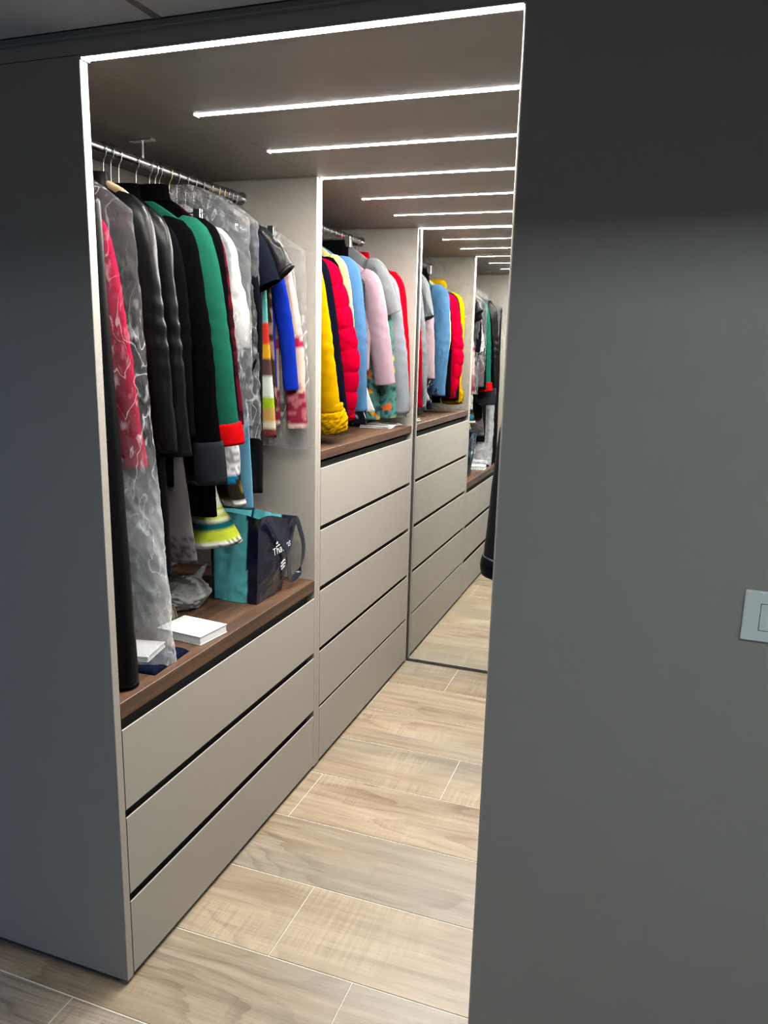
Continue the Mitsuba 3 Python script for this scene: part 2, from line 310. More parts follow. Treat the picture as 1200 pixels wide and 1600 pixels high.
#@@GARMENTS
# ------------------------------------------------------------------ clothes: builders
UNITS = []      # (bay, y, [pieces]) ; neighbours on a rail press against each other before they are written
def hung(unit, parent, name, m, mat, smooth, color=None, label=None, inset=0.0):
    k = key_of(parent + '__' + name); scene[k] = None
    if label: labels[k] = {'label': label}
    unit[2].append((k, m, mat, smooth, color, inset))
    return k
def press():
    from scipy.ndimage import gaussian_filter, maximum_filter, minimum_filter
    G = 0.02; X0, Z0, NX, NZ = -0.66, 0.78, 36, 76
    lim = {0: (0.0035, 1.162, -0.615), 1: (1.218, 2.3525, -0.615), 2: (0.01, 2.38, 0.7)}
    for bay in (0, 1, 2):
        us = sorted([u for u in UNITS if u[0] == bay], key=lambda u: u[1])
        ylo, yhi, xlo = lim[bay]; off = (1.55 if bay == 2 else 0)
        def cells(v): return (np.clip(((v[:, 0] - off - X0) / G).astype(int), 0, NX - 1), np.clip(((v[:, 2] - Z0) / G).astype(int), 0, NZ - 1))
        for it in range(6):
            A, B = [], []
            for u in us:
                a = np.full((NX, NZ), np.inf); b = np.full((NX, NZ), -np.inf)
                for k, m, *_ in u[2]:
                    v = np.asarray(m.vertices); f = np.asarray(m.faces)
                    if len(v) < 12000: v = np.vstack([v, v[f].mean(1)])
                    i, j = cells(v); np.minimum.at(a, (i, j), v[:, 1]); np.maximum.at(b, (i, j), v[:, 1])
                A.append(minimum_filter(a, 3)); B.append(maximum_filter(b, 3))
            for q, u in enumerate(us):
                lo = np.full((NX, NZ), -9.0); hi = np.full((NX, NZ), 9.0)
                for d in range(1, 6):
                    if q + d < len(us):
                        o = (B[q] > A[q + d]) & np.isfinite(A[q + d]) & np.isfinite(B[q])
                        mid = np.clip((B[q] + A[q + d]) / 2, u[1] - .2, us[q + d][1] + .2)
                        hi = np.where(o, np.minimum(hi, mid), hi)
                    if q - d >= 0:
                        o = (B[q - d] > A[q]) & np.isfinite(B[q - d]) & np.isfinite(A[q])
                        mid = (B[q - d] + A[q]) / 2
                        lo = np.where(o, np.maximum(lo, mid), lo)
                fa = np.where(np.isfinite(A[q]), A[q], u[1] - .03); fb = np.where(np.isfinite(B[q]), B[q], u[1] + .03)
                lo = np.where(lo < -8, fa - .002, lo); hi = np.where(hi > 8, fb + .002, hi)
                bad = hi - lo < .012; c = (hi + lo) / 2; lo = np.where(bad, c - .006, lo); hi = np.where(bad, c + .006, hi)
                lo, hi = gaussian_filter(lo, .8), gaussian_filter(hi, .8)
                for k, m, mat, sm, col, ins in u[2]:
                    v = np.asarray(m.vertices).copy()
                    fx = np.clip((v[:, 0] - off - X0) / G - .5, 0, NX - 1.001); fz = np.clip((v[:, 2] - Z0) / G - .5, 0, NZ - 1.001)
                    i, j = fx.astype(int), fz.astype(int); s_, t_ = fx - i, fz - j
                    def samp(M): return M[i, j] * (1 - s_) * (1 - t_) + M[i + 1, j] * s_ * (1 - t_) + M[i, j + 1] * (1 - s_) * t_ + M[i + 1, j + 1] * s_ * t_
                    L_, H_ = samp(lo) + .0014 + ins, samp(hi) - .0014 - ins
                    c = (L_ + H_) / 2; L_ = np.minimum(L_, c - .0006); H_ = np.maximum(H_, c + .0006)
                    y = v[:, 1]; w = np.maximum(H_ - L_, 1e-4)
                    # soft clamp: what would stick out is folded in near the limit, keeping some of its relief
                    y = np.where(y > H_, H_ - .10 * w * (1 - np.exp(-(y - H_) / .01)), np.where(y < L_, L_ + .10 * w * (1 - np.exp(-(L_ - y) / .01)), y))
                    v[:, 1] = np.clip(y, ylo + ins, yhi - ins)
                    v[:, 0] = np.maximum(v[:, 0], xlo + ins)
                    m.vertices = v
    for u, z0, xc, kw in HANG:
        v = np.asarray(u[2][0][1].vertices); w = v[(np.abs(v[:, 0] - xc) < .07) & (v[:, 2] > z0 - .06)]
        hanger(float(w[:, 1].min() + w[:, 1].max()) / 2, **kw)
    for u in UNITS:
        for k, m, mat, sm, col, ins in u[2]:
            scene[k] = mikit.ply(m, mat, smooth=sm, **({'color': col} if col is not None else {}))
ALB = 0.27
def vcol(m, c, amp=0.10, sc=40.0, fn=None, seed=0):
    """per-vertex colour: base colour with slight mottling, or fn(v) -> (n,3)"""
    v = np.asarray(m.vertices)
    base = np.asarray(fn(v), float) if fn is not None else np.broadcast_to(np.asarray(c, float), (len(v), 3))
    return ALB * np.clip(base * (1 - amp + 2 * amp * meshkit.fbm(v * sc, 2, seed)[:, None]), 0, 1)
def fold(v, amp, sc, seed):
    return amp * 2 * (meshkit.fbm(v * np.asarray(sc), 3, seed) - 0.5)
def body_mesh(y, z0, hw, drop, zb, bw, d0, d1, amp=0.010, seed=0, yb=None, neck=0.06, xc=RXC, xb=None, N=72, quilt=0, waist=None, skirt=False, fp=1.0):
    """body of a garment: flattened loft from the neck down to the hem"""
    yb = y if yb is None else yb; xb = xc if xb is None else xb
    zs = np.concatenate([z0 - drop * np.linspace(0, 1, 12) ** 1.0, np.linspace(z0 - drop, zb, max(12, int((z0 - drop - zb) / .012)))[1:]])
    th = np.arange(N) * 2 * np.pi / N; c, s = np.cos(th), np.sin(th); R = []
    L = z0 - drop - zb
    for z in zs:
        if z > z0 - drop:
            t = (z0 - z) / drop; w = neck + (hw - neck) * (t ** 0.9); d = 0.6 * d0 + 0.4 * d0 * t; q = 0.0
        else:
            q = (z0 - drop - z) / L; w = hw + (bw - hw) * q ** fp; d = d0 + (d1 - d0) * q ** fp
            if waist: w -= waist * math.exp(-((q - 0.45) / 0.16) ** 2)
        x = w * np.sign(c) * np.abs(c) ** 0.75; yy = d * np.sign(s) * np.abs(s) ** 0.8
        R.append(np.stack([xc + (xb - xc) * q + x, y + (yb - y) * q + yy, np.full(N, z)], -1))
    R = np.array(R)
    n = np.stack([c * 0.5, s, 0 * c], -1)[None]
    k = np.clip((z0 - drop - R[..., 2]) / max(L, .1), 0, 1)[..., None] * 0.8 + 0.2
    wob = (np.sin(R[..., 0:1] * 55 + seed * 2.1 + 4 * (meshkit.noise(R * 4, seed)[..., None] - .5) * 2) * amp * 0.75 * (1.6 if skirt else 1)
           + fold(R, amp, (9, 9, 4), seed + 5)[..., None])
    R = R + n * wob * k
    if quilt: R = R + n * (0.010 * (np.abs(np.sin(np.pi * (R[..., 2:3] - zb) / quilt)) ** 0.5 - .6))
    return loft(R, inset1=0.02, inset0=0.004, cap0=False)
def sleeve_mesh(pts, r0, r1, flat=0.62, amp=0.008, seed=0, n=60, sides=32, quilt=0, puff=None, hollow=0.03, elbow=True):
    n = 130 if quilt else n
    C = curve(pts, n); s = np.linspace(0, 1, n)
    r = r0 + (r1 - r0) * s
    if puff: r = r * (1 + puff * np.exp(-((s - 0.8) / 0.22) ** 2)); r[-2:] *= 0.72
    if quilt:
        L = np.linalg.norm(np.diff(C, axis=0), axis=1).sum()
        r = r * (0.84 + 0.17 * np.abs(np.sin(np.pi * s * L / quilt)) ** 0.30)
    R = tube(C, r, smoothpath=False, sides=sides, flat=flat)
    d = R - C[:, None]; d /= np.linalg.norm(d, axis=-1, keepdims=True) + 1e-9
    w = fold(R, amp * 1.2, (16, 16, 4), seed) + fold(R, amp * 0.6, (34, 34, 9), seed + 3)
    if elbow: w = w + amp * 0.25 * np.sin(R[..., 2] * 120 + R[..., 0] * 60) * np.exp(-((s - .5) / .14) ** 2)[:, None]
    R = R + d * w[..., None]
    return loft(R, inset1=hollow)
def collar_mesh(y, z, w=0.062, d=0.036, h=0.045, th=0.006, xc=RXC, lean=0.010, N=28):
    th_ = np.arange(N) * 2 * np.pi / N; c, s = np.cos(th_), np.sin(th_)
    def ring(w, d, z): return np.stack([xc + w * c, y + d * s, z + 0.012 * c * 0 + 0 * c], -1)
    return loft([ring(w + lean, d + lean * .5, z - h * .35), ring(w + .004, d + .003, z), ring(w, d, z + h * .6), ring(w - th, d - th, z + h * .62), ring(w - th, d - th, z - h * .2)], cap0=False, cap1=False)
def ellipse_band(c, tdir, rx, ry, h, sides=26, flare=1.0, n=5, bulge=0.0):
    """short tube round a sleeve end: from c along tdir"""
    t = np.asarray(tdir, float); t /= np.linalg.norm(t)
    C = np.asarray(c)[None] + t[None] * np.linspace(0, h, n)[:, None]
    s = np.linspace(0, 1, n); r = rx * (1 + (flare - 1) * s + bulge * np.sin(np.pi * s))
    return loft(tube(C, r, smoothpath=False, sides=sides, flat=ry / rx), inset0=0.004, inset1=0.012)
def hanger(y, label, kind='wire', z=None, tip=0.19, xc=RXC, drop=0.085):
    """hook over the rail with shoulders; z = height where the hook meets the shoulders"""
    z = RZ - 0.078 if z is None else z
    hook_m = {'wire': 'dark_steel', 'wood': 'chrome', 'black': 'dark_steel', 'brass': 'brass', 'cream': 'chrome', 'clip': 'chrome'}[kind]
    t = thing('coat_hanger', label, 'hanger', 'hangers on the clothes rails')
    a = np.linspace(-2.5, 1.35, 12) ; r = 0.0165
    pts = [(xc + r * math.sin(q), y, RZ + r * math.cos(q)) for q in a][::-1]
    pts = pts[::-1] + [(xc + 0.012, y, RZ - 0.018), (xc + 0.002, y, RZ - 0.040), (xc, y, z + .012), (xc, y, z)]
    part(t, 'hook', loft(tube(pts, 0.0019, 34, 7)), hook_m, smooth=True)
    if kind == 'clip':
        part(t, 'bar', loft(tube([(xc - .17, y, z), (xc + .17, y, z)], 0.0022, 4, 8, ref=(0, 1, 0))), 'chrome', smooth=True)
        for s in (-1, 1):
            k = part(t, 'clip', cat(bx(xc + s * .15 - .012, xc + s * .15 + .012, y - .009, y - .003, z - .036, z + .010, .001), bx(xc + s * .15 - .012, xc + s * .15 + .012, y + .003, y + .009, z - .036, z + .010, .001)), 'chrome')
        return t
    pl = [(xc - tip, y, z - drop), (xc - tip * .62, y, z - drop * .42), (xc - .03, y, z - .004), (xc, y, z), (xc + .03, y, z - .004), (xc + tip * .62, y, z - drop * .42), (xc + tip, y, z - drop)]
    if kind in ('wire', 'brass'):
        part(t, 'shoulders', loft(tube(pl, 0.0019, 30, 7)), hook_m, smooth=True)
    else:
        n = 30; rr = np.full(n, .012 if kind == 'wood' else .008)
        part(t, 'shoulders', loft(tube(pl, rr, n, 12, flat=1.0 if kind == 'cream' else 0.75)), {'wood': 'hanger_wood', 'black': 'hanger_black', 'cream': 'hanger_cream'}[kind], smooth=True)
    return t
GRP = {0: 'clothes hanging in the near bay', 1: 'clothes hanging in the far bay', 2: None}
LAST, HANG = [], []
def short(l):
    w = l.replace(',', ' ,').split(); n = len(w)
    if n > 10:
        n = max([i for i, x in enumerate(w[:11]) if x in (',', 'with', 'in', 'inside', 'between', 'beside', 'behind', 'under', 'against', 'left', 'next', 'hidden', 'whose', 'showing', 'standing', 'clipped', 'hanging', 'at', 'and') and i > 3] or [10])
    return ' '.join(w[:n]).replace(' ,', ',').rstrip(',')
def garment(name, label, cat_, bay, y, col, mat='fabric', z0=2.135, hw=0.195, drop=0.10, zb=1.3, bw=None, d0=0.024, d1=0.026, amp=0.008, seed=0,
            yb=None, xb=None, sleeves=None, collar=None, fn=None, quilt=0, waist=None, neck=0.06, skirt=False, hang='wire', hang_label=None, xc=RXC, mott=0.10, collar_col=None, ins=0.0, fp=1.0):
    t = thing(name, label, cat_, GRP[bay])
    u = (bay, y, []); UNITS.append(u); LAST.clear(); LAST.append(u)
    bw = hw if bw is None else bw
    m = body_mesh(y, z0, hw, drop, zb, bw, d0, d1, amp, seed, yb, neck, xc, xb, quilt=quilt, waist=waist, skirt=skirt, fp=fp)
    hung(u, t, 'body', m, mat, True, inset=ins, color=vcol(m, col, mott, fn=fn, seed=seed))
    if sleeves:
        S = dict(xe=-0.065, ye=y, ze=1.5, r0=0.062, r1=0.05, flat=0.6, amp=0.006, quilt=0, puff=None, col=col, fn=fn, xm=None, mat=mat)
        S.update(sleeves)
        zt = z0 - drop
        xm = S['xm'] if S['xm'] is not None else max(xc + hw + .02, S['xe'] - .02)
        for side in (1, -1):
            ex = (S['xe'] - xc) * side; mx = (xm - xc) * side; y1 = S['ye'] if side > 0 else y
            if S['ze'] > zt - .25:
                pts = [(xc + side * (hw - .055), y, zt + .005 - .3 * S['r0']), (xc + side * (hw - .01), y, zt - .035), (xc + ex, y1, S['ze'])]
            else:
                ym = y + (y1 - y) * .45
                pts = [(xc + side * (hw - .055), y, zt + .005 - .3 * S['r0']), (xc + side * (hw - .006), y, zt - .05), (xc + mx, ym, zt - .05 - .5 * (zt - .05 - S['ze'])), (xc + ex, y1, S['ze'])]
            sm = sleeve_mesh(pts, S['r0'], S['r1'], S['flat'], S['amp'], seed + 11 * (side + 2), quilt=S['quilt'], puff=S['puff'])
            k = hung(u, t, 'sleeve', sm, S['mat'], True, inset=ins, color=vcol(sm, S['col'], mott, fn=S['fn'], seed=seed + 1))
            if 'cuff' in S:
                cc, h, sc, fl, bl, lb = S['cuff']
                P = curve(pts, 30); dirv = P[-1] - P[-2]; dirv /= np.linalg.norm(dirv)
                fur = bool(lb) and 'fur' in lb
                cm = ellipse_band(P[-1] - dirv * h * .75, dirv, S['r1'] * sc, S['r1'] * S['flat'] * sc, h, flare=fl, bulge=bl, n=18 if fur else 9, sides=64 if fur else 28)
                if fur:
                    v_ = np.asarray(cm.vertices); o_ = v_ - v_.mean(0); o_ /= np.linalg.norm(o_, axis=1, keepdims=True) + 1e-9
                    cm.vertices = v_ + o_ * (.012 * (meshkit.noise(v_ * 210, 5) - .5) + .006 * (meshkit.noise(v_ * 90, 6) - .5))[:, None]
                hung(u, k, 'cuff', cm, mat, True, inset=ins, color=vcol(cm, cc, 0.15, 60), label=lb)
    if collar:
        cm = collar_mesh(y, z0 + .004, neck + .006, d0 * .95 + .004, collar, xc=xc)
        hung(u, t, 'collar', cm, mat, True, inset=ins, color=vcol(cm, collar_col if collar_col is not None else col, mott))
    if hang: HANG.append((u, z0, xc, dict(label=hang_label or {"wire": "steel wire", "wood": "wooden", "black": "black plastic", "brass": "brass coloured wire", "cream": "cream", "clip": "chrome clip"}[hang] + ' hanger of the ' + short(label), kind=hang, xc=xc, z=z0 + (.018 if hang == 'wood' else .006 if hang == 'clip' else -.014), tip=(hw - .03) if hang in ('wood', 'clip') else hw * .72)))
    return t
def cover(label, y, z0, hw, zb, bw, d0, d1, amp=0.010, seed=0, mat='film', yb=None, xb=None, xc=RXC, bay=0, drop=.1, solo=False):
    """thin transparent garment cover: one crumpled sheet, open at the hem"""
    yb = y if yb is None else yb; xb = xc if xb is None else xb
    N = 110; zs = np.concatenate([z0 - drop * np.linspace(0, 1, 12), np.linspace(z0 - drop, zb, 100)[1:]])
    th = np.arange(N) * 2 * np.pi / N; c, s = np.cos(th), np.sin(th); R = []
    for z in zs:
        t = min((z0 - z) / drop, 1); q = max((z0 - drop - z) / (z0 - drop - zb), 0)
        w = (.085 + (hw - .085) * t ** .75) if q == 0 else hw + (bw - hw) * q; d = (d0 * (.5 + .5 * t)) if q == 0 else d0 + (d1 - d0) * q
        R.append(np.stack([xc + (xb - xc) * q + w * np.sign(c) * np.abs(c) ** .8, y + (yb - y) * q + d * np.sign(s) * np.abs(s) ** .85, np.full(N, z)], -1))
    R = np.array(R); n = np.stack([c * .8, s * .9, 0 * c], -1)[None]
    def ridge(sc, sd): return 1 - 2 * np.abs(meshkit.fbm(R * np.asarray(sc), 2, sd) - .5) * 2
    k = amp * (.8 * ridge((12, 14, 4), seed) + .6 * ridge((30, 30, 11), seed + 2) + .42 * ridge((64, 64, 34), seed + 4) - .35)
    R = R + n * k[..., None]
    R[-1, :, 2] += .012 * np.sin(th * 5 + seed)
    M = loft(R, cap0=False, cap1=False)
    t = thing('garment_cover', label, 'plastic cover', 'transparent garment covers')
    R_ = np.asarray(M.vertices); R_[:, 2] = np.maximum(R_[:, 2], zb + .0) ; M.vertices = R_
    if solo: u = (bay, y, []); UNITS.append(u)
    else: u = LAST[0]
    hung(u, t, 'film', M, mat, 22)
    return t
# ------------------------------------------------------------------ clothes of the near bay
SATB = rgb(15, 15, 17)
# black garment bag against the near side panel, standing on the shelf
garment('garment_bag', 'long black garment bag against the near side panel, reaching down to the shelf', 'garment bag', 0, 0.066, rgb(13, 14, 16), 'satin', zb=0.819, hw=0.255, bw=0.278, d0=.046, d1=.068, yb=.092, amp=.006, seed=1, hang='black', neck=.05)
cr = garment('dress', 'crimson long sleeved dress inside a clear plastic cover', 'dress', 0, 0.160, rgb(226, 14, 78), z0=2.10, zb=1.30, ins=.011, hw=.18, bw=.19, d0=.020, d1=.024, amp=.006, seed=2,
        sleeves=dict(xe=-.080, ye=.205, ze=1.385, r0=.038, r1=.038, flat=.45), hang='wire')
cover('long clear plastic cover around the crimson dress, hem crumpled on the shelf', .168, 2.125, .258, .8165, .268, .040, .080, amp=.010, seed=4, mat='film_milky', yb=.262)
garment('coat', 'long black coat with shiny satin shoulders, behind the crimson dress', 'coat', 0, .262, SATB, 'satin', zb=1.0, hw=.20, bw=.215, d0=.027, d1=.030, seed=5, collar=.05, amp=.009,
        sleeves=dict(xe=-.055, ye=.272, ze=1.42, r0=.066, r1=.056, flat=.55, amp=.009), hang='wire')
garment('coat', 'black satin coat with topstitched front, under the wooden hanger', 'coat', 0, .340, SATB, 'satin', zb=1.05, hw=.20, bw=.22, d0=.026, d1=.026, seed=6, collar=.05, amp=.009,
        sleeves=dict(xe=-.058, ye=.355, ze=1.40, r0=.062, r1=.054, flat=.55, amp=.008), hang='wood', z0=2.12)
garment('jacket', 'black denim jacket with visible seams, left of the grey cuffed coat', 'jacket', 0, .405, rgb(14, 15, 17), 'fabric', zb=1.30, hw=.195, bw=.20, d0=.020, d1=.020, seed=7, collar=.04,
        sleeves=dict(xe=-.075, ye=.405, ze=1.45, r0=.055, r1=.048, flat=.5), hang='wire', z0=2.10)
garment('coat', 'black wool coat with wide charcoal grey cuffs', 'coat', 0, .470, rgb(9, 9, 11), 'fabric', zb=1.205, hw=.195, bw=.225, d0=.022, d1=.036, seed=8, collar=.05,
        sleeves=dict(xe=-.050, ye=.475, ze=1.335, r0=.060, r1=.070, flat=.64, cuff=(rgb(42, 45, 50), .125, 1.07, 1.05, .02, 'charcoal grey cuff')), hang='cream', z0=2.115)
garment('coat', 'bottle green coat with bright red turned cuffs', 'coat', 0, .548, rgb(30, 96, 78), 'fabric', zb=1.33, hw=.20, bw=.20, d0=.024, d1=.024, seed=9,
        sleeves=dict(xe=-.050, ye=.590, ze=1.425, r0=.066, r1=.062, flat=.72, amp=.004, cuff=(rgb(222, 18, 22), .066, 1.10, 1.04, .03, 'red turned cuff')), hang='wire', z0=2.115, drop=.09)
garment('coat', 'long plain black coat between the green coat and the plastic covered dresses', 'coat', 0, .612, rgb(11, 11, 14), 'fabric', zb=1.17, hw=.195, bw=.21, d0=.020, d1=.030, seed=10, collar=.05,
        sleeves=dict(xe=-.062, ye=.640, ze=1.43, r0=.056, r1=.046, flat=.55), hang='wire', z0=2.14)
def f_burg(v):
    k = meshkit.fbm(v * 30, 2, 3); return np.where((k > .52)[:, None], rgb(96, 22, 34), rgb(52, 16, 24))
garment('blouse', 'burgundy patterned blouse beside the white puff sleeves', 'blouse', 0, .662, rgb(90, 20, 34), 'fabric', zb=1.45, hw=.19, bw=.19, d0=.016, d1=.018, seed=11, fn=f_burg,
        sleeves=dict(xe=-.070, ye=.682, ze=1.46, r0=.046, r1=.040, flat=.5), hang='wire', z0=2.13)
WH = rgb(232, 232, 232)
garment('blouse', 'white blouse with puffed sleeve in clear plastic', 'blouse', 0, .712, WH, 'fabric', ins=.010, zb=1.50, hw=.19, bw=.19, d0=.018, d1=.018, seed=12, amp=.010,
        sleeves=dict(xe=-.095, ye=.760, ze=1.690, r0=.050, r1=.052, flat=.66, puff=.38, amp=.010, xm=-.100), hang='brass', z0=2.135)
cover('clear plastic cover over the white puff sleeved blouse', .714, 2.190, .276, 1.45, .280, .036, .036, amp=.010, seed=21)
def f_print(v):
    z = v[:, 2]; a = meshkit.noise(v * 16, 5); b = meshkit.noise(v * 13 + 7, 6)
    c = np.where((a > .62)[:, None], rgb(110, 92, 40), rgb(38, 34, 26)); c = np.where((b > .66)[:, None], rgb(20, 120, 160), c)
    c = np.where((b < .24)[:, None], rgb(70, 200, 90), c)
    lace = meshkit.noise(v * 90, 8)
    c = np.where((z > 1.29)[:, None], np.where((lace > .45)[:, None], rgb(225, 226, 226), rgb(150, 150, 155)), c)
    c = np.where((z < 1.205)[:, None], rgb(236, 236, 234), c)
    c = np.where((z > 1.39)[:, None], np.where((a > .55)[:, None], rgb(120, 24, 34), rgb(196, 198, 202)), c)
    return c
def f_lime(v):
    z = v[:, 2]; st = (z - 1.06) / .145; lace = meshkit.noise(v * 90, 8)
    s = rgb(190, 205, 60) * np.ones((len(v), 1))
    s = np.where((np.sin(st * 34) > .45)[:, None], rgb(228, 232, 196), s); s = np.where(((st > .42) & (st < .56))[:, None], rgb(24, 92, 96), s)
    s = np.where((st < .16)[:, None], np.where((lace > .35)[:, None], rgb(240, 240, 236), rgb(120, 130, 80)), s)
    return np.where((st > .88)[:, None], rgb(238, 238, 232), s)
garment('skirt', 'lime green striped frilled skirt with white lace hem, above the shopping bag', 'skirt', 0, .640, rgb(200, 200, 200), 'fabric', zb=1.062, hw=.12, bw=.240, d0=.006, d1=.105, seed=13, fn=f_lime, amp=.016, skirt=True, fp=5, yb=.690, hang='clip', z0=2.09, drop=.03, neck=.10)
garment('dress', 'summer dress with white lace tiers and a jungle print hem band', 'dress', 0, .748, rgb(200, 200, 200), 'fabric', zb=1.185, hw=.15, bw=.245, d0=.010, d1=.085, seed=63, fn=f_print, amp=.014, skirt=True, fp=2.0, yb=.738, hang='wire', z0=2.10, neck=.05)
garment('coat', 'dark navy coat in a clear plastic cover beside the white blouse', 'coat', 0, .802, rgb(18, 20, 26), 'fabric', zb=1.52, hw=.20, bw=.20, d0=.020, d1=.022, seed=14, ins=.010, collar=.04, z0=2.13,
        sleeves=dict(xe=-.118, ye=.805, ze=1.53, r0=.055, r1=.048, flat=.5), hang='black')
cover('clear plastic cover over the dark navy coat', .806, 2.190, .255, 1.40, .258, .036, .036, amp=.010, seed=22)
garment('skirt', 'pale blue denim skirt hanging beside the lace tiered summer dress', 'skirt', 0, .842, rgb(110, 170, 205), 'fabric', zb=1.150, hw=.17, bw=.215, d0=.012, d1=.016, seed=15, drop=.06, hang='clip', z0=2.08)
garment('dress', 'navy short sleeved dress with plain folded sleeve ends', 'dress', 0, .893, rgb(22, 26, 36), 'fabric', zb=1.40, hw=.195, bw=.205, d0=.022, d1=.026, seed=16,
        sleeves=dict(xe=-.058, ye=.895, ze=1.900, r0=.060, r1=.056, flat=.62, amp=.003), hang='black', z0=2.155, amp=.010)
def f_quilt(v):
    return np.where((np.sin(v[:, 2] * 110 + v[:, 0] * 60) > .4)[:, None], rgb(28, 28, 32), rgb(15, 15, 18))
garment('jacket', 'black satin bomber with ruched short sleeves and ribbed cuffs', 'jacket', 0, .945, rgb(20, 20, 23), 'satin', zb=1.19, hw=.20, bw=.195, d0=.022, d1=.022, seed=17, amp=.010, collar=.045,
        sleeves=dict(xe=-.040, ye=.965, ze=1.945, r0=.062, r1=.058, flat=.62, amp=.012, cuff=(rgb(17, 17, 19), .035, 1.04, .95, 0, 'black ribbed cuff')), hang='black', z0=2.165)
def f_multi(v):
    z = v[:, 2]; b = np.array([1.385, 1.42, 1.445, 1.487, 1.525, 1.60, 1.66, 1.71, 1.79, 1.90, 2.3])
    cs = np.array([rgb(104, 28, 44), rgb(120, 60, 60), rgb(226, 214, 190), rgb(206, 164, 96), rgb(164, 200, 40), rgb(226, 240, 226), rgb(96, 70, 70), rgb(240, 176, 40), rgb(226, 60, 50), rgb(110, 200, 196), rgb(40, 130, 120)])
    return cs[np.clip(np.searchsorted(b, z), 0, 10)]
garment('dress', 'colour block dress with lime, tan, white and orange bands', 'dress', 0, .990, rgb(200, 120, 60), 'fabric', zb=1.388, hw=.18, bw=.225, d0=.015, d1=.018, seed=18, fn=f_multi, amp=.005, hang='brass', z0=2.14)
def f_brown(v):
    return np.where((meshkit.noise(v * 34, 2) > .62)[:, None], rgb(150, 120, 110), rgb(62, 46, 36))
garment('blouse', 'brown patterned blouse left of the royal blue blouse', 'blouse', 0, 1.024, rgb(62, 46, 36), 'fabric', zb=1.47, hw=.185, bw=.215, d0=.013, d1=.014, seed=19, fn=f_brown, amp=.004, hang='brass', z0=2.14)
garment('blouse', 'royal blue blouse with long straight sleeve', 'blouse', 0, 1.052, rgb(22, 52, 176), 'fabric', zb=1.56, hw=.185, bw=.20, d0=.013, d1=.014, seed=20, amp=.004,
        sleeves=dict(xe=-.048, ye=1.058, ze=1.555, r0=.034, r1=.028, flat=.5, amp=.003), hang='black', z0=2.13)
def f_peach(v):
    z = v[:, 2]; n_ = meshkit.noise(v * 60, 4)
    c = np.where((n_ > .72)[:, None], rgb(200, 150, 150), rgb(226, 196, 182))
    c = np.where(((z > 1.70) & (z < 1.735))[:, None], np.where((n_ > .4)[:, None], rgb(176, 40, 84), rgb(226, 190, 180)), c)
    c = np.where(((z > 1.435) & (z < 1.55))[:, None], np.where((n_ > .5)[:, None], rgb(150, 44, 70), rgb(186, 110, 116)), c)
    return c
garment('dress', 'peach pink dress with burgundy embroidered bands on the sleeve', 'dress', 0, 1.080, rgb(226, 196, 182), 'fabric', zb=1.42, hw=.19, bw=.195, d0=.013, d1=.016, seed=21, fn=f_peach, amp=.006,
        sleeves=dict(xe=-.036, ye=1.082, ze=1.415, r0=.050, r1=.040, flat=.55, amp=.006), hang='wire', z0=2.15, neck=.05)
def f_lace(v):
    n_ = meshkit.noise(v * 80, 9); return np.where((n_ > .58)[:, None], rgb(178, 160, 160), rgb(240, 232, 228))
garment('blouse', 'white lace blouse next to the peach dress', 'blouse', 0, 1.108, rgb(240, 234, 230), 'fabric', zb=1.50, hw=.195, bw=.20, d0=.012, d1=.013, seed=22, ins=.008, fn=f_lace, amp=.004,
        sleeves=dict(xe=-.058, ye=1.108, ze=1.515, r0=.050, r1=.036, flat=.5, amp=.004), hang='clip', z0=2.11)
cover('clear plastic cover nearest the divider, hanging lower than the lace blouse inside', 1.118, 2.14, .272, 1.335, .296, .030, .028, amp=.008, seed=33)
def f_slip(v):
    n_ = meshkit.noise(v * 70, 12); z = v[:, 2]
    return np.where((z < 1.145)[:, None], np.where((n_ > .5)[:, None], rgb(120, 112, 118), rgb(78, 72, 78)), rgb(126, 118, 120) * np.ones((len(v), 1)))
garment('dress', 'dusky grey slip dress with lace hem, showing below the black coats', 'dress', 0, .436, rgb(130, 122, 124), 'satin', zb=1.065, hw=.15, bw=.245, d0=.008, d1=.030, seed=23, fn=f_slip, amp=.006, hang='wire', z0=2.05, neck=.05, yb=.44)

# ------------------------------------------------------------------ clothes of the far bay
YEL = rgb(226, 172, 6)
yc = garment('coat', 'mustard yellow suede coat with furry cuffs and collar', 'coat', 1, 1.300, YEL, 'fabric', zb=1.46, hw=.205, bw=.215, d0=.030, d1=.036, seed=31, mott=.22,
        sleeves=dict(xe=-.060, ye=1.440, ze=1.395, r0=.066, r1=.052, flat=.72, cuff=(rgb(222, 168, 8), .085, 1.32, 1.0, .12, 'yellow fur cuff')), hang='wire', z0=2.12)
YU = LAST[0]
m = ellipse_band((RXC, 1.300, 2.06), (0, 0, 1), .118, .042, .085, bulge=.22, n=10); m.vertices += .006 * (meshkit.noise(np.asarray(m.vertices) * 90, 3)[:, None] - .5)
hung(YU, yc, 'fur_collar', m, 'fabric', True, color=vcol(m, rgb(230, 172, 10), .2, 90), label='yellow fur collar')
st = ellipse_band((-.062, 1.424, 1.487), (.01, .12, -1), .062, .046, .032, n=4)
hung(YU, yc, 'cuff_strap', st, 'fabric', True, color=vcol(st, rgb(214, 160, 10), .1), label='yellow buckled strap above the cuff')
garment('coat', 'dark navy coat between the yellow coat and the red puffer jacket', 'coat', 1, 1.390, rgb(16, 20, 34), 'fabric', zb=1.40, hw=.20, bw=.205, d0=.026, d1=.028, seed=32,
        sleeves=dict(xe=-.052, ye=1.490, ze=1.395, r0=.062, r1=.052, flat=.6, amp=.003), hang='black', z0=2.12)
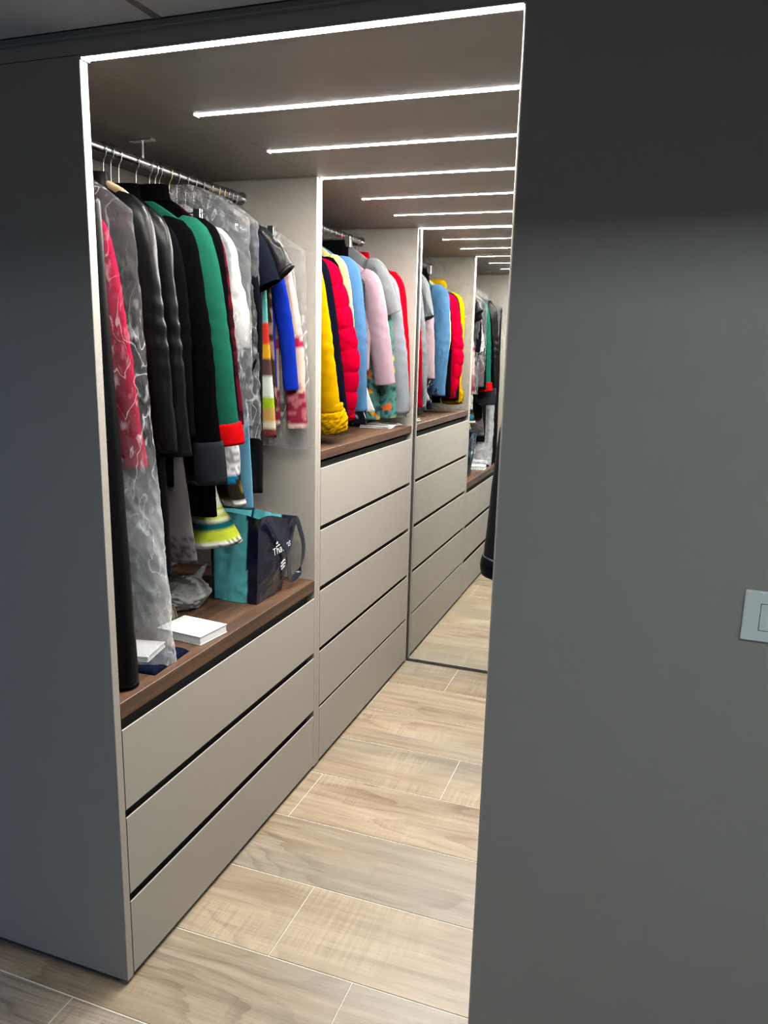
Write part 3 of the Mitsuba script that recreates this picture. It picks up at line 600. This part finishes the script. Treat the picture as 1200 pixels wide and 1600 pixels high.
garment('jacket', 'crimson quilted puffer jacket with polka dot cuffs', 'jacket', 1, 1.480, rgb(206, 4, 48), 'fabric', z0=2.10, zb=1.42, hw=.205, bw=.205, d0=.034, d1=.036, seed=33, quilt=.075, amp=.006,
        sleeves=dict(xe=-.062, ye=1.565, ze=1.425, r0=.078, r1=.058, flat=.66, quilt=.082, amp=.006, xm=-.040, cuff=(rgb(150, 12, 36), .05, 1.0, .96, .04, 'dark red cuff')), hang='black')
garment('blazer', 'black blazer hidden behind the red puffer jacket', 'blazer', 1, 1.555, rgb(10, 10, 12), 'fabric', zb=1.38, hw=.195, bw=.20, d0=.020, d1=.022, seed=34, collar=.04,
        sleeves=dict(xe=-.066, ye=1.605, ze=1.42, r0=.052, r1=.045, flat=.5), hang='black', z0=2.135)
garment('blouse', 'pale yellow blouse beside the blue cardigan', 'blouse', 1, 1.612, rgb(236, 226, 150), 'fabric', zb=1.46, hw=.20, bw=.205, d0=.016, d1=.020, seed=35, amp=.006, hang='wire', z0=2.155,
        sleeves=dict(xe=-.135, ye=1.625, ze=1.52, r0=.048, r1=.044, flat=.5))
bc = garment('cardigan', 'sky blue cardigan with dark cuff buttons', 'cardigan', 1, 1.685, rgb(86, 132, 178), 'fabric', z0=2.145, zb=1.43, hw=.212, bw=.205, d0=.026, d1=.028, seed=36, amp=.010,
        sleeves=dict(xe=-.060, ye=1.752, ze=1.435, r0=.064, r1=.042, flat=.68, amp=.006), hang='black')
for zz in (1.452, 1.475):
    part(bc, 'button', loft(tube([(-.066, 1.774, zz), (-.066, 1.784, zz)], .0075, 3, 12, ref=(1, 0, 0))), 'hanger_black', label='dark cuff button')
garment('trousers', 'black velvet trousers clipped at the waistband on a chrome hanger', 'trousers', 1, 1.782, rgb(9, 10, 12), 'fabric', zb=1.36, hw=.15, bw=.185, d0=.022, d1=.022, drop=.02, neck=.14, seed=37, hang='clip', z0=2.165, xc=-.285)
def f_seq(v):
    n_ = np.random.default_rng(5).random(len(v)); return np.where((n_ > .94)[:, None], rgb(210, 212, 220), rgb(18, 20, 34))
garment('top', 'dark navy sequinned top with glittering spots', 'top', 1, 1.868, rgb(18, 20, 34), 'satin', zb=1.36, hw=.215, bw=.235, d0=.022, d1=.022, seed=38, fn=f_seq, hang='black', z0=2.10)
garment('shirt', 'plain white shirt with its front edge showing below the mauve cardigan', 'shirt', 1, 1.945, rgb(226, 226, 224), 'fabric', zb=1.415, hw=.13, bw=.250, fp=2.2, d0=.013, d1=.016, seed=39, hang='wire', z0=2.08, amp=.004)
garment('cardigan', 'dusty mauve knitted cardigan with ribbed sleeve', 'cardigan', 1, 2.000, rgb(190, 160, 172), 'fabric', zb=1.60, hw=.20, bw=.195, d0=.020, d1=.020, seed=40,
        sleeves=dict(xe=-.050, ye=2.062, ze=1.540, r0=.058, r1=.052, flat=.66, amp=.005), hang='wire', z0=2.13)
def f_floral(v):
    a = meshkit.noise(v * 26, 15); b = meshkit.noise(v * 30 + 9, 16); c = meshkit.noise(v * 60 + 3, 17)
    o = rgb(84, 138, 132) * np.ones((len(v), 1)); o = np.where((c > .66)[:, None], rgb(40, 76, 74), o)
    o = np.where((a > .70)[:, None], rgb(226, 110, 60), o); return np.where((b > .72)[:, None], rgb(200, 180, 70), o)
garment('blouse', 'teal floral print blouse with orange blossoms', 'blouse', 1, 2.128, rgb(112, 178, 168), 'fabric', zb=1.36, hw=.19, bw=.21, d0=.018, d1=.020, seed=41, fn=f_floral, mott=.05,
        sleeves=dict(xe=-.062, ye=2.150, ze=1.372, r0=.054, r1=.048, flat=.6, amp=.006), hang='wire', z0=2.11)
garment('sweater', 'light grey rib knit short sleeved sweater', 'sweater', 1, 2.070, rgb(140, 143, 147), 'fabric', zb=1.62, hw=.205, bw=.20, d0=.022, d1=.022, seed=42, collar=.03,
        sleeves=dict(xe=-.046, ye=2.118, ze=1.87, r0=.062, r1=.050, flat=.62, amp=.005), hang='wire', z0=2.175)
garment('sweatshirt', 'pale grey sweatshirt with gathered cuffs', 'sweatshirt', 1, 2.205, rgb(146, 151, 160), 'fabric', zb=1.44, hw=.205, bw=.205, d0=.026, d1=.028, seed=43,
        sleeves=dict(xe=-.036, ye=2.258, ze=1.370, r0=.060, r1=.050, flat=.68, puff=.12, amp=.007), hang='wire', z0=2.13)
garment('coat', 'bright red coat at the far end next to the side panel', 'coat', 1, 2.292, rgb(196, 6, 30), 'fabric', zb=1.36, hw=.205, bw=.21, d0=.028, d1=.028, seed=44, collar=.05,
        sleeves=dict(xe=-.048, ye=2.298, ze=1.40, r0=.062, r1=.056, flat=.6), hang='wire', z0=2.14)
garment('jacket', 'dark jacket whose cuff sticks out past the edge of the right hand panel', 'jacket', 2, .375, rgb(38, 38, 41), 'satin', zb=1.25, hw=.20, bw=.20, d0=.05, d1=.05, seed=50, xc=1.25,
        sleeves=dict(xe=1.25 + .355, ye=.375, ze=1.17, r0=.070, r1=.066, flat=.8, xm=1.25 + .315, cuff=(rgb(20, 20, 23), .05, 1.06, .95, .06, 'dark ribbed cuff')), hang='black')

press()
# ------------------------------------------------------------------ things on the near shelf
ZS = 0.8152
def slab(cx, cy, a, b, h, z, rot, c=.001):
    m = bx(-a / 2, a / 2, -b / 2, b / 2, 0, h, c); m.apply_transform(trimesh.transformations.rotation_matrix(math.radians(rot), [0, 0, 1])); m.apply_translation([cx, cy, z]); return m
def book(label, cx, cy, a, b, h, z, rot, lines=True):
    t = thing('book', label, 'book', None)
    part(t, 'pages', slab(cx, cy, a - .004, b - .004, h - .004, z + .002, rot), 'paper')
    part(t, 'cover', cat(slab(cx, cy, a, b, .0018, z, rot, .0004), slab(cx, cy, a, b, .0018, z + h - .0018, rot, .0004)), 'print_white')
    if lines:
        rng = np.random.default_rng(8); ms = []
        for i in range(5):
            w = rng.uniform(.02, .05); ms.append(bx(-w / 2, w / 2, -.0006, .0006, 0, .0003)); ms[-1].apply_translation([rng.uniform(-a * .3, a * .3), b * (-.3 + .13 * i), h])
        for i in range(6):
            q = np.linspace(0, 4.5, 14); rr = .006 + .004 * rng.random(); ox, oy = rng.uniform(-.04, .05), rng.uniform(-.04, .04)
            ms.append(loft(tube(np.stack([ox + rr * np.cos(q) * 1.6, oy + rr * np.sin(q), 0 * q + h], -1), .0005, smoothpath=False, sides=4, ref=(0, 0, 1))))
        M = cat(*ms); M.apply_transform(trimesh.transformations.rotation_matrix(math.radians(rot), [0, 0, 1])); M.apply_translation([cx, cy, z])
        part(t, 'drawing', M, 'print_grey', label='faint grey line drawing')
    return t
book('thick white paperback lying on the low walnut shelf in front of the shopping bag', -.108, .486, .170, .132, .027, ZS, -6)
# navy folded garment and a white book under the long plastic cover
t = thing('folded_garment', 'folded navy cloth lying under the hem of the long plastic cover', 'folded cloth')
def pillow(cx, cy, a, b, h, z, rot, seed=0, amp=.006, n=26, p=3.0):
    u = np.linspace(-1, 1, n); X, Y = np.meshgrid(u, u, indexing='ij')
    hh = np.clip((1 - np.abs(X) ** p) * (1 - np.abs(Y) ** p), 0, 1) ** .4
    P = np.stack([X * a / 2, Y * b / 2, hh * h], -1)
    P[..., 2] += hh * amp * 2 * (meshkit.fbm(np.stack([X * 4, Y * 4, 0 * X + seed], -1), 3, seed) - .5) * (h > .01)
    top = P.reshape(-1, 3); bot = top.copy(); bot[:, 2] = 0
    f = []; i, j = np.meshgrid(np.arange(n - 1), np.arange(n - 1), indexing='ij'); A = (i * n + j).ravel(); B = A + 1; C = A + n + 1; Dd = A + n
    f = np.vstack([np.stack([A, Dd, C], -1), np.stack([A, C, B], -1)]); f = np.vstack([f, f[:, ::-1] + n * n])
    m = trimesh.Trimesh(np.vstack([top, bot]), f, process=False); m.merge_vertices()
    m.apply_transform(trimesh.transformations.rotation_matrix(math.radians(rot), [0, 0, 1])); m.apply_translation([cx, cy, z]); return m
m = pillow(-.135, .262, .21, .185, .014, ZS, 4, 2, .003, p=10); part(t, 'cloth', m, 'fabric', smooth=True, color=vcol(m, rgb(24, 30, 52)))
book('small white booklet showing through the hem of the long plastic cover', -.140, .262, .11, .12, .016, ZS + .0155, 12, False)
# white crumpled bag at the back, and small things beside
t = thing('plastic_bag', 'crumpled white bag lying on the low shelf behind the slip dress', 'bag')
m = trimesh.creation.icosphere(4); v = np.asarray(m.vertices); k = 1 + .34 * (meshkit.fbm(v * 2.6, 3, 4) - .5)[:, None] + .10 * (1 - np.abs(meshkit.fbm(v * 6, 2, 7) - .5) * 4)[:, None]
v = v * k * np.array([.085, .10, .055]); v[:, 2] = np.maximum(v[:, 2], -.040) + .0403; v += np.array([-.30, .71, ZS]); m = trimesh.Trimesh(v, m.faces, process=False)
part(t, 'body', m, 'fabric', smooth=True, color=vcol(m, rgb(214, 212, 210), .05))
kn = loft(tube([(-.30, .775, ZS + .055), (-.285, .80, ZS + .09), (-.268, .825, ZS + .125)], [.026, .020, .015, .010, .003], 5, 10)); part(t, 'neck', kn, 'fabric', smooth=True, color=vcol(kn, rgb(206, 204, 202), .05))
t = thing('scarf', 'small crumpled green and red patterned scarf beside the white bag', 'scarf')
m = pillow(-.275, .545, .10, .10, .05, ZS, 20, 5, .02)
part(t, 'cloth', m, 'fabric', smooth=True, color=vcol(m, 0, .1, fn=lambda v: np.where((meshkit.noise(v * 70, 3) > .6)[:, None], rgb(190, 60, 60), np.where((meshkit.noise(v * 60, 5) > .5)[:, None], rgb(190, 190, 180), rgb(110, 130, 80)))))
t = thing('handbag', 'black handbag in the shadow at the back of the low shelf', 'handbag')
m = pillow(-.50, .56, .17, .36, .17, ZS, 0, 8, .015); part(t, 'body', m, 'satin', smooth=True, color=vcol(m, rgb(18, 18, 20)))
h = loft(tube([(-.47, .48, ZS + .14), (-.46, .50, ZS + .20), (-.46, .56, ZS + .22), (-.46, .62, ZS + .20), (-.47, .64, ZS + .14)], .007, 30, 8, ref=(1, 0, 0))); part(t, 'handle', h, 'satin', smooth=True, color=vcol(h, rgb(16, 16, 18)))

# shopping bag: navy with teal gussets, printed front, long strap
sb = thing('shopping_bag', 'large navy and teal glossy shopping bag standing on the low walnut shelf', 'shopping bag')
TEAL, NV = rgb(124, 238, 248), rgb(20, 28, 54)
def bagpt(u, v, w):
    """u along y 0..1, w depth (0 back, 1 front), v height 0..1"""
    ztop = 1.128 - .045 * u + .012 * (1 - w) + .008 * math.sin(u * 6)
    z = ZS + .0005 + (ztop - ZS) * v
    belly = math.sin(math.pi * min(v * 1.1, 1)) * .018
    x = -.240 + w * (.180 + .018 * v) + (belly if w > .5 else -belly) * math.sin(math.pi * u)
    y = .812 + u * (.185 + .115 * v) - .012 * v * w
    return np.array([x, y, z])
def bagface(uv0, uv1, fixed, kind, n=26, m_=26, th=.0012, amp=.006, seed=0):
    P = np.zeros((n, m_, 3))
    for i, s in enumerate(np.linspace(uv0, uv1, n)):
        for j, v in enumerate(np.linspace(0, 1, m_)):
            P[i, j] = bagpt(s, v, fixed) if kind == 'front' else bagpt(fixed, v, s)
            if kind == 'gusset': P[i, j, 1] += .022 * math.sin(math.pi * s) * v ** 1.2 * (1 if fixed < .5 else -1)
    nrm = np.array([1.0, 0, 0]) if kind == 'front' else np.array([0, -1.0, 0])
    d = amp * (1 - 2 * np.abs(meshkit.fbm(P * 16, 3, seed) - .5) * 2 - .5)
    edge = np.sin(np.pi * np.linspace(0, 1, n))[:, None] ** .3
    P = P + nrm * (d * edge)[..., None]
    A = P.reshape(-1, 3); B = A - nrm * th
    i, j = np.meshgrid(np.arange(n - 1), np.arange(m_ - 1), indexing='ij'); a = (i * m_ + j).ravel(); b = a + 1; c_ = a + m_ + 1; dd = a + m_
    f = np.vstack([np.stack([a, dd, c_], -1), np.stack([a, c_, b], -1)])
    return trimesh.Trimesh(np.vstack([A, B]), np.vstack([f, f[:, ::-1] + len(A)]), process=False)
m = bagface(0, 1, 1, 'front', seed=1, amp=.007); part(sb, 'front_panel', m, 'glossy_bag', smooth=True, color=vcol(m, NV, .05), label='navy front panel')
m = bagface(0, 1, 0, 'front', seed=2, amp=.004); m.vertices = np.asarray(m.vertices)
part(sb, 'back_panel', m, 'glossy_bag', smooth=True, color=vcol(m, 0, .05, fn=lambda v: np.where((v[:, 0] > -.2455)[:, None] | (v[:, 2] > 9)[:, None], TEAL, TEAL)), label='teal inside of the back panel')
for fx, sd in ((0, 3), (1, 4)):
    m = bagface(0, 1, fx, 'gusset', seed=sd, amp=.006)
    part(sb, 'gusset', m, 'glossy_bag', smooth=True, color=vcol(m, 0, .06, fn=lambda v: np.where(((v[:, 0] < -.228) | (v[:, 0] > -.098))[:, None], NV, TEAL)), label='teal side gusset with navy borders')
m = bx(-.238, -.062, .815, .995, ZS, ZS + .002); part(sb, 'bottom', m, 'glossy_bag', color=vcol(m, NV, 0))
m = bx(-.225, -.070, .845, 1.06, .98, 1.035, .01); part(sb, 'contents', m, 'fabric', color=vcol(m, rgb(16, 16, 18), .1), label='black clothes inside the bag')
def xf(y, z):
    v = (z - ZS) / (1.10 - ZS); u = np.clip((y - .8 - .0 * v) / (.185 + .115 * v), 0, 1)
    return -.240 + .180 + .018 * v + math.sin(math.pi * min(v * 1.1, 1)) * .018 * math.sin(math.pi * u) + .006
m = ribbon([(xf(y, z) + o + .0075, y, z) for y, z, o in ((.838, 1.125, .002), (.862, 1.095, .006), (.912, 1.035, .007), (.960, .978, .008), (.990, .905, .010), (1.020, .858, .012), (1.065, .858, .014), (1.105, .905, .016), (1.112, .970, .014), (1.085, 1.030, .010), (1.060, 1.080, .004))], .026, .002, (0, .7, .7), 70)
part(sb, 'strap', m, 'glossy_bag', smooth=True, color=vcol(m, rgb(30, 40, 66), .05), label='navy webbing strap hanging over the front')
def on_front(mesh2d, y0, z0, rot, off=.0115):
    M = mesh2d.copy(); c, s = math.cos(rot), math.sin(rot); v = np.asarray(M.vertices)
    a, b = c * v[:, 0] - s * v[:, 1], s * v[:, 0] + c * v[:, 1]
    y, z = y0 + a, z0 + b
    M.vertices = np.stack([np.array([xf(p, q) for p, q in zip(y, z)]) + off + v[:, 2], y, z], -1); return M
rt = math.radians(4)
part(sb, 'lettering', on_front(meshkit.text_mesh('Thassos', .025, .0006), .862, .985, rt), 'print_white', label='white lettering on the navy front')
def waves(r, flat, up):
    out = []
    disc = Point(0, 0).buffer(r) if not flat else Polygon([(-r, -r * .7), (r, -r * .7), (r * .8, 0), (.1 * r, r), (-.55 * r, r * .35)])
    for k in range(3):
        y0 = -r * .8 + k * r * .62; xs = np.linspace(-r, r, 24)
        lo = [(x, y0 + .12 * r * math.sin(x / r * 3.2 + .6)) for x in xs]; hi = [(x, y0 + .34 * r + .12 * r * math.sin(x / r * 3.2 + .6)) for x in xs]
        g_ = Polygon(lo + hi[::-1]).intersection(disc)
        if g_.area > 0: out.append(poly_ex(g_, .0006))
    return cat(*out)
part(sb, 'emblem', on_front(waves(.022, True, 1), .903, 1.030, rt), 'print_white', label='white wave emblem above the lettering')
part(sb, 'emblem', on_front(waves(.021, False, 1), .932, .938, rt), 'print_white', label='round white wave emblem below the lettering')

# ------------------------------------------------------------------ papers on the far shelf
for i, (cx, cy, a, b, rot, lb) in enumerate([(-.135, 2.235, .16, .20, 8, 'white paper sheet lowest in the pile on the high walnut shelf'), (-.125, 2.240, .15, .19, -5, 'white paper sheet in the middle of the pile on the high walnut shelf'), (-.130, 2.235, .15, .20, 2, 'white paper sheet topmost in the pile on the high walnut shelf')]):
    single('paper_sheet', slab(cx, cy, a, b, .0035, 1.3183 + i * .0038, rot, .0005), 'paper', lb, 'paper', 'papers on the high shelf')
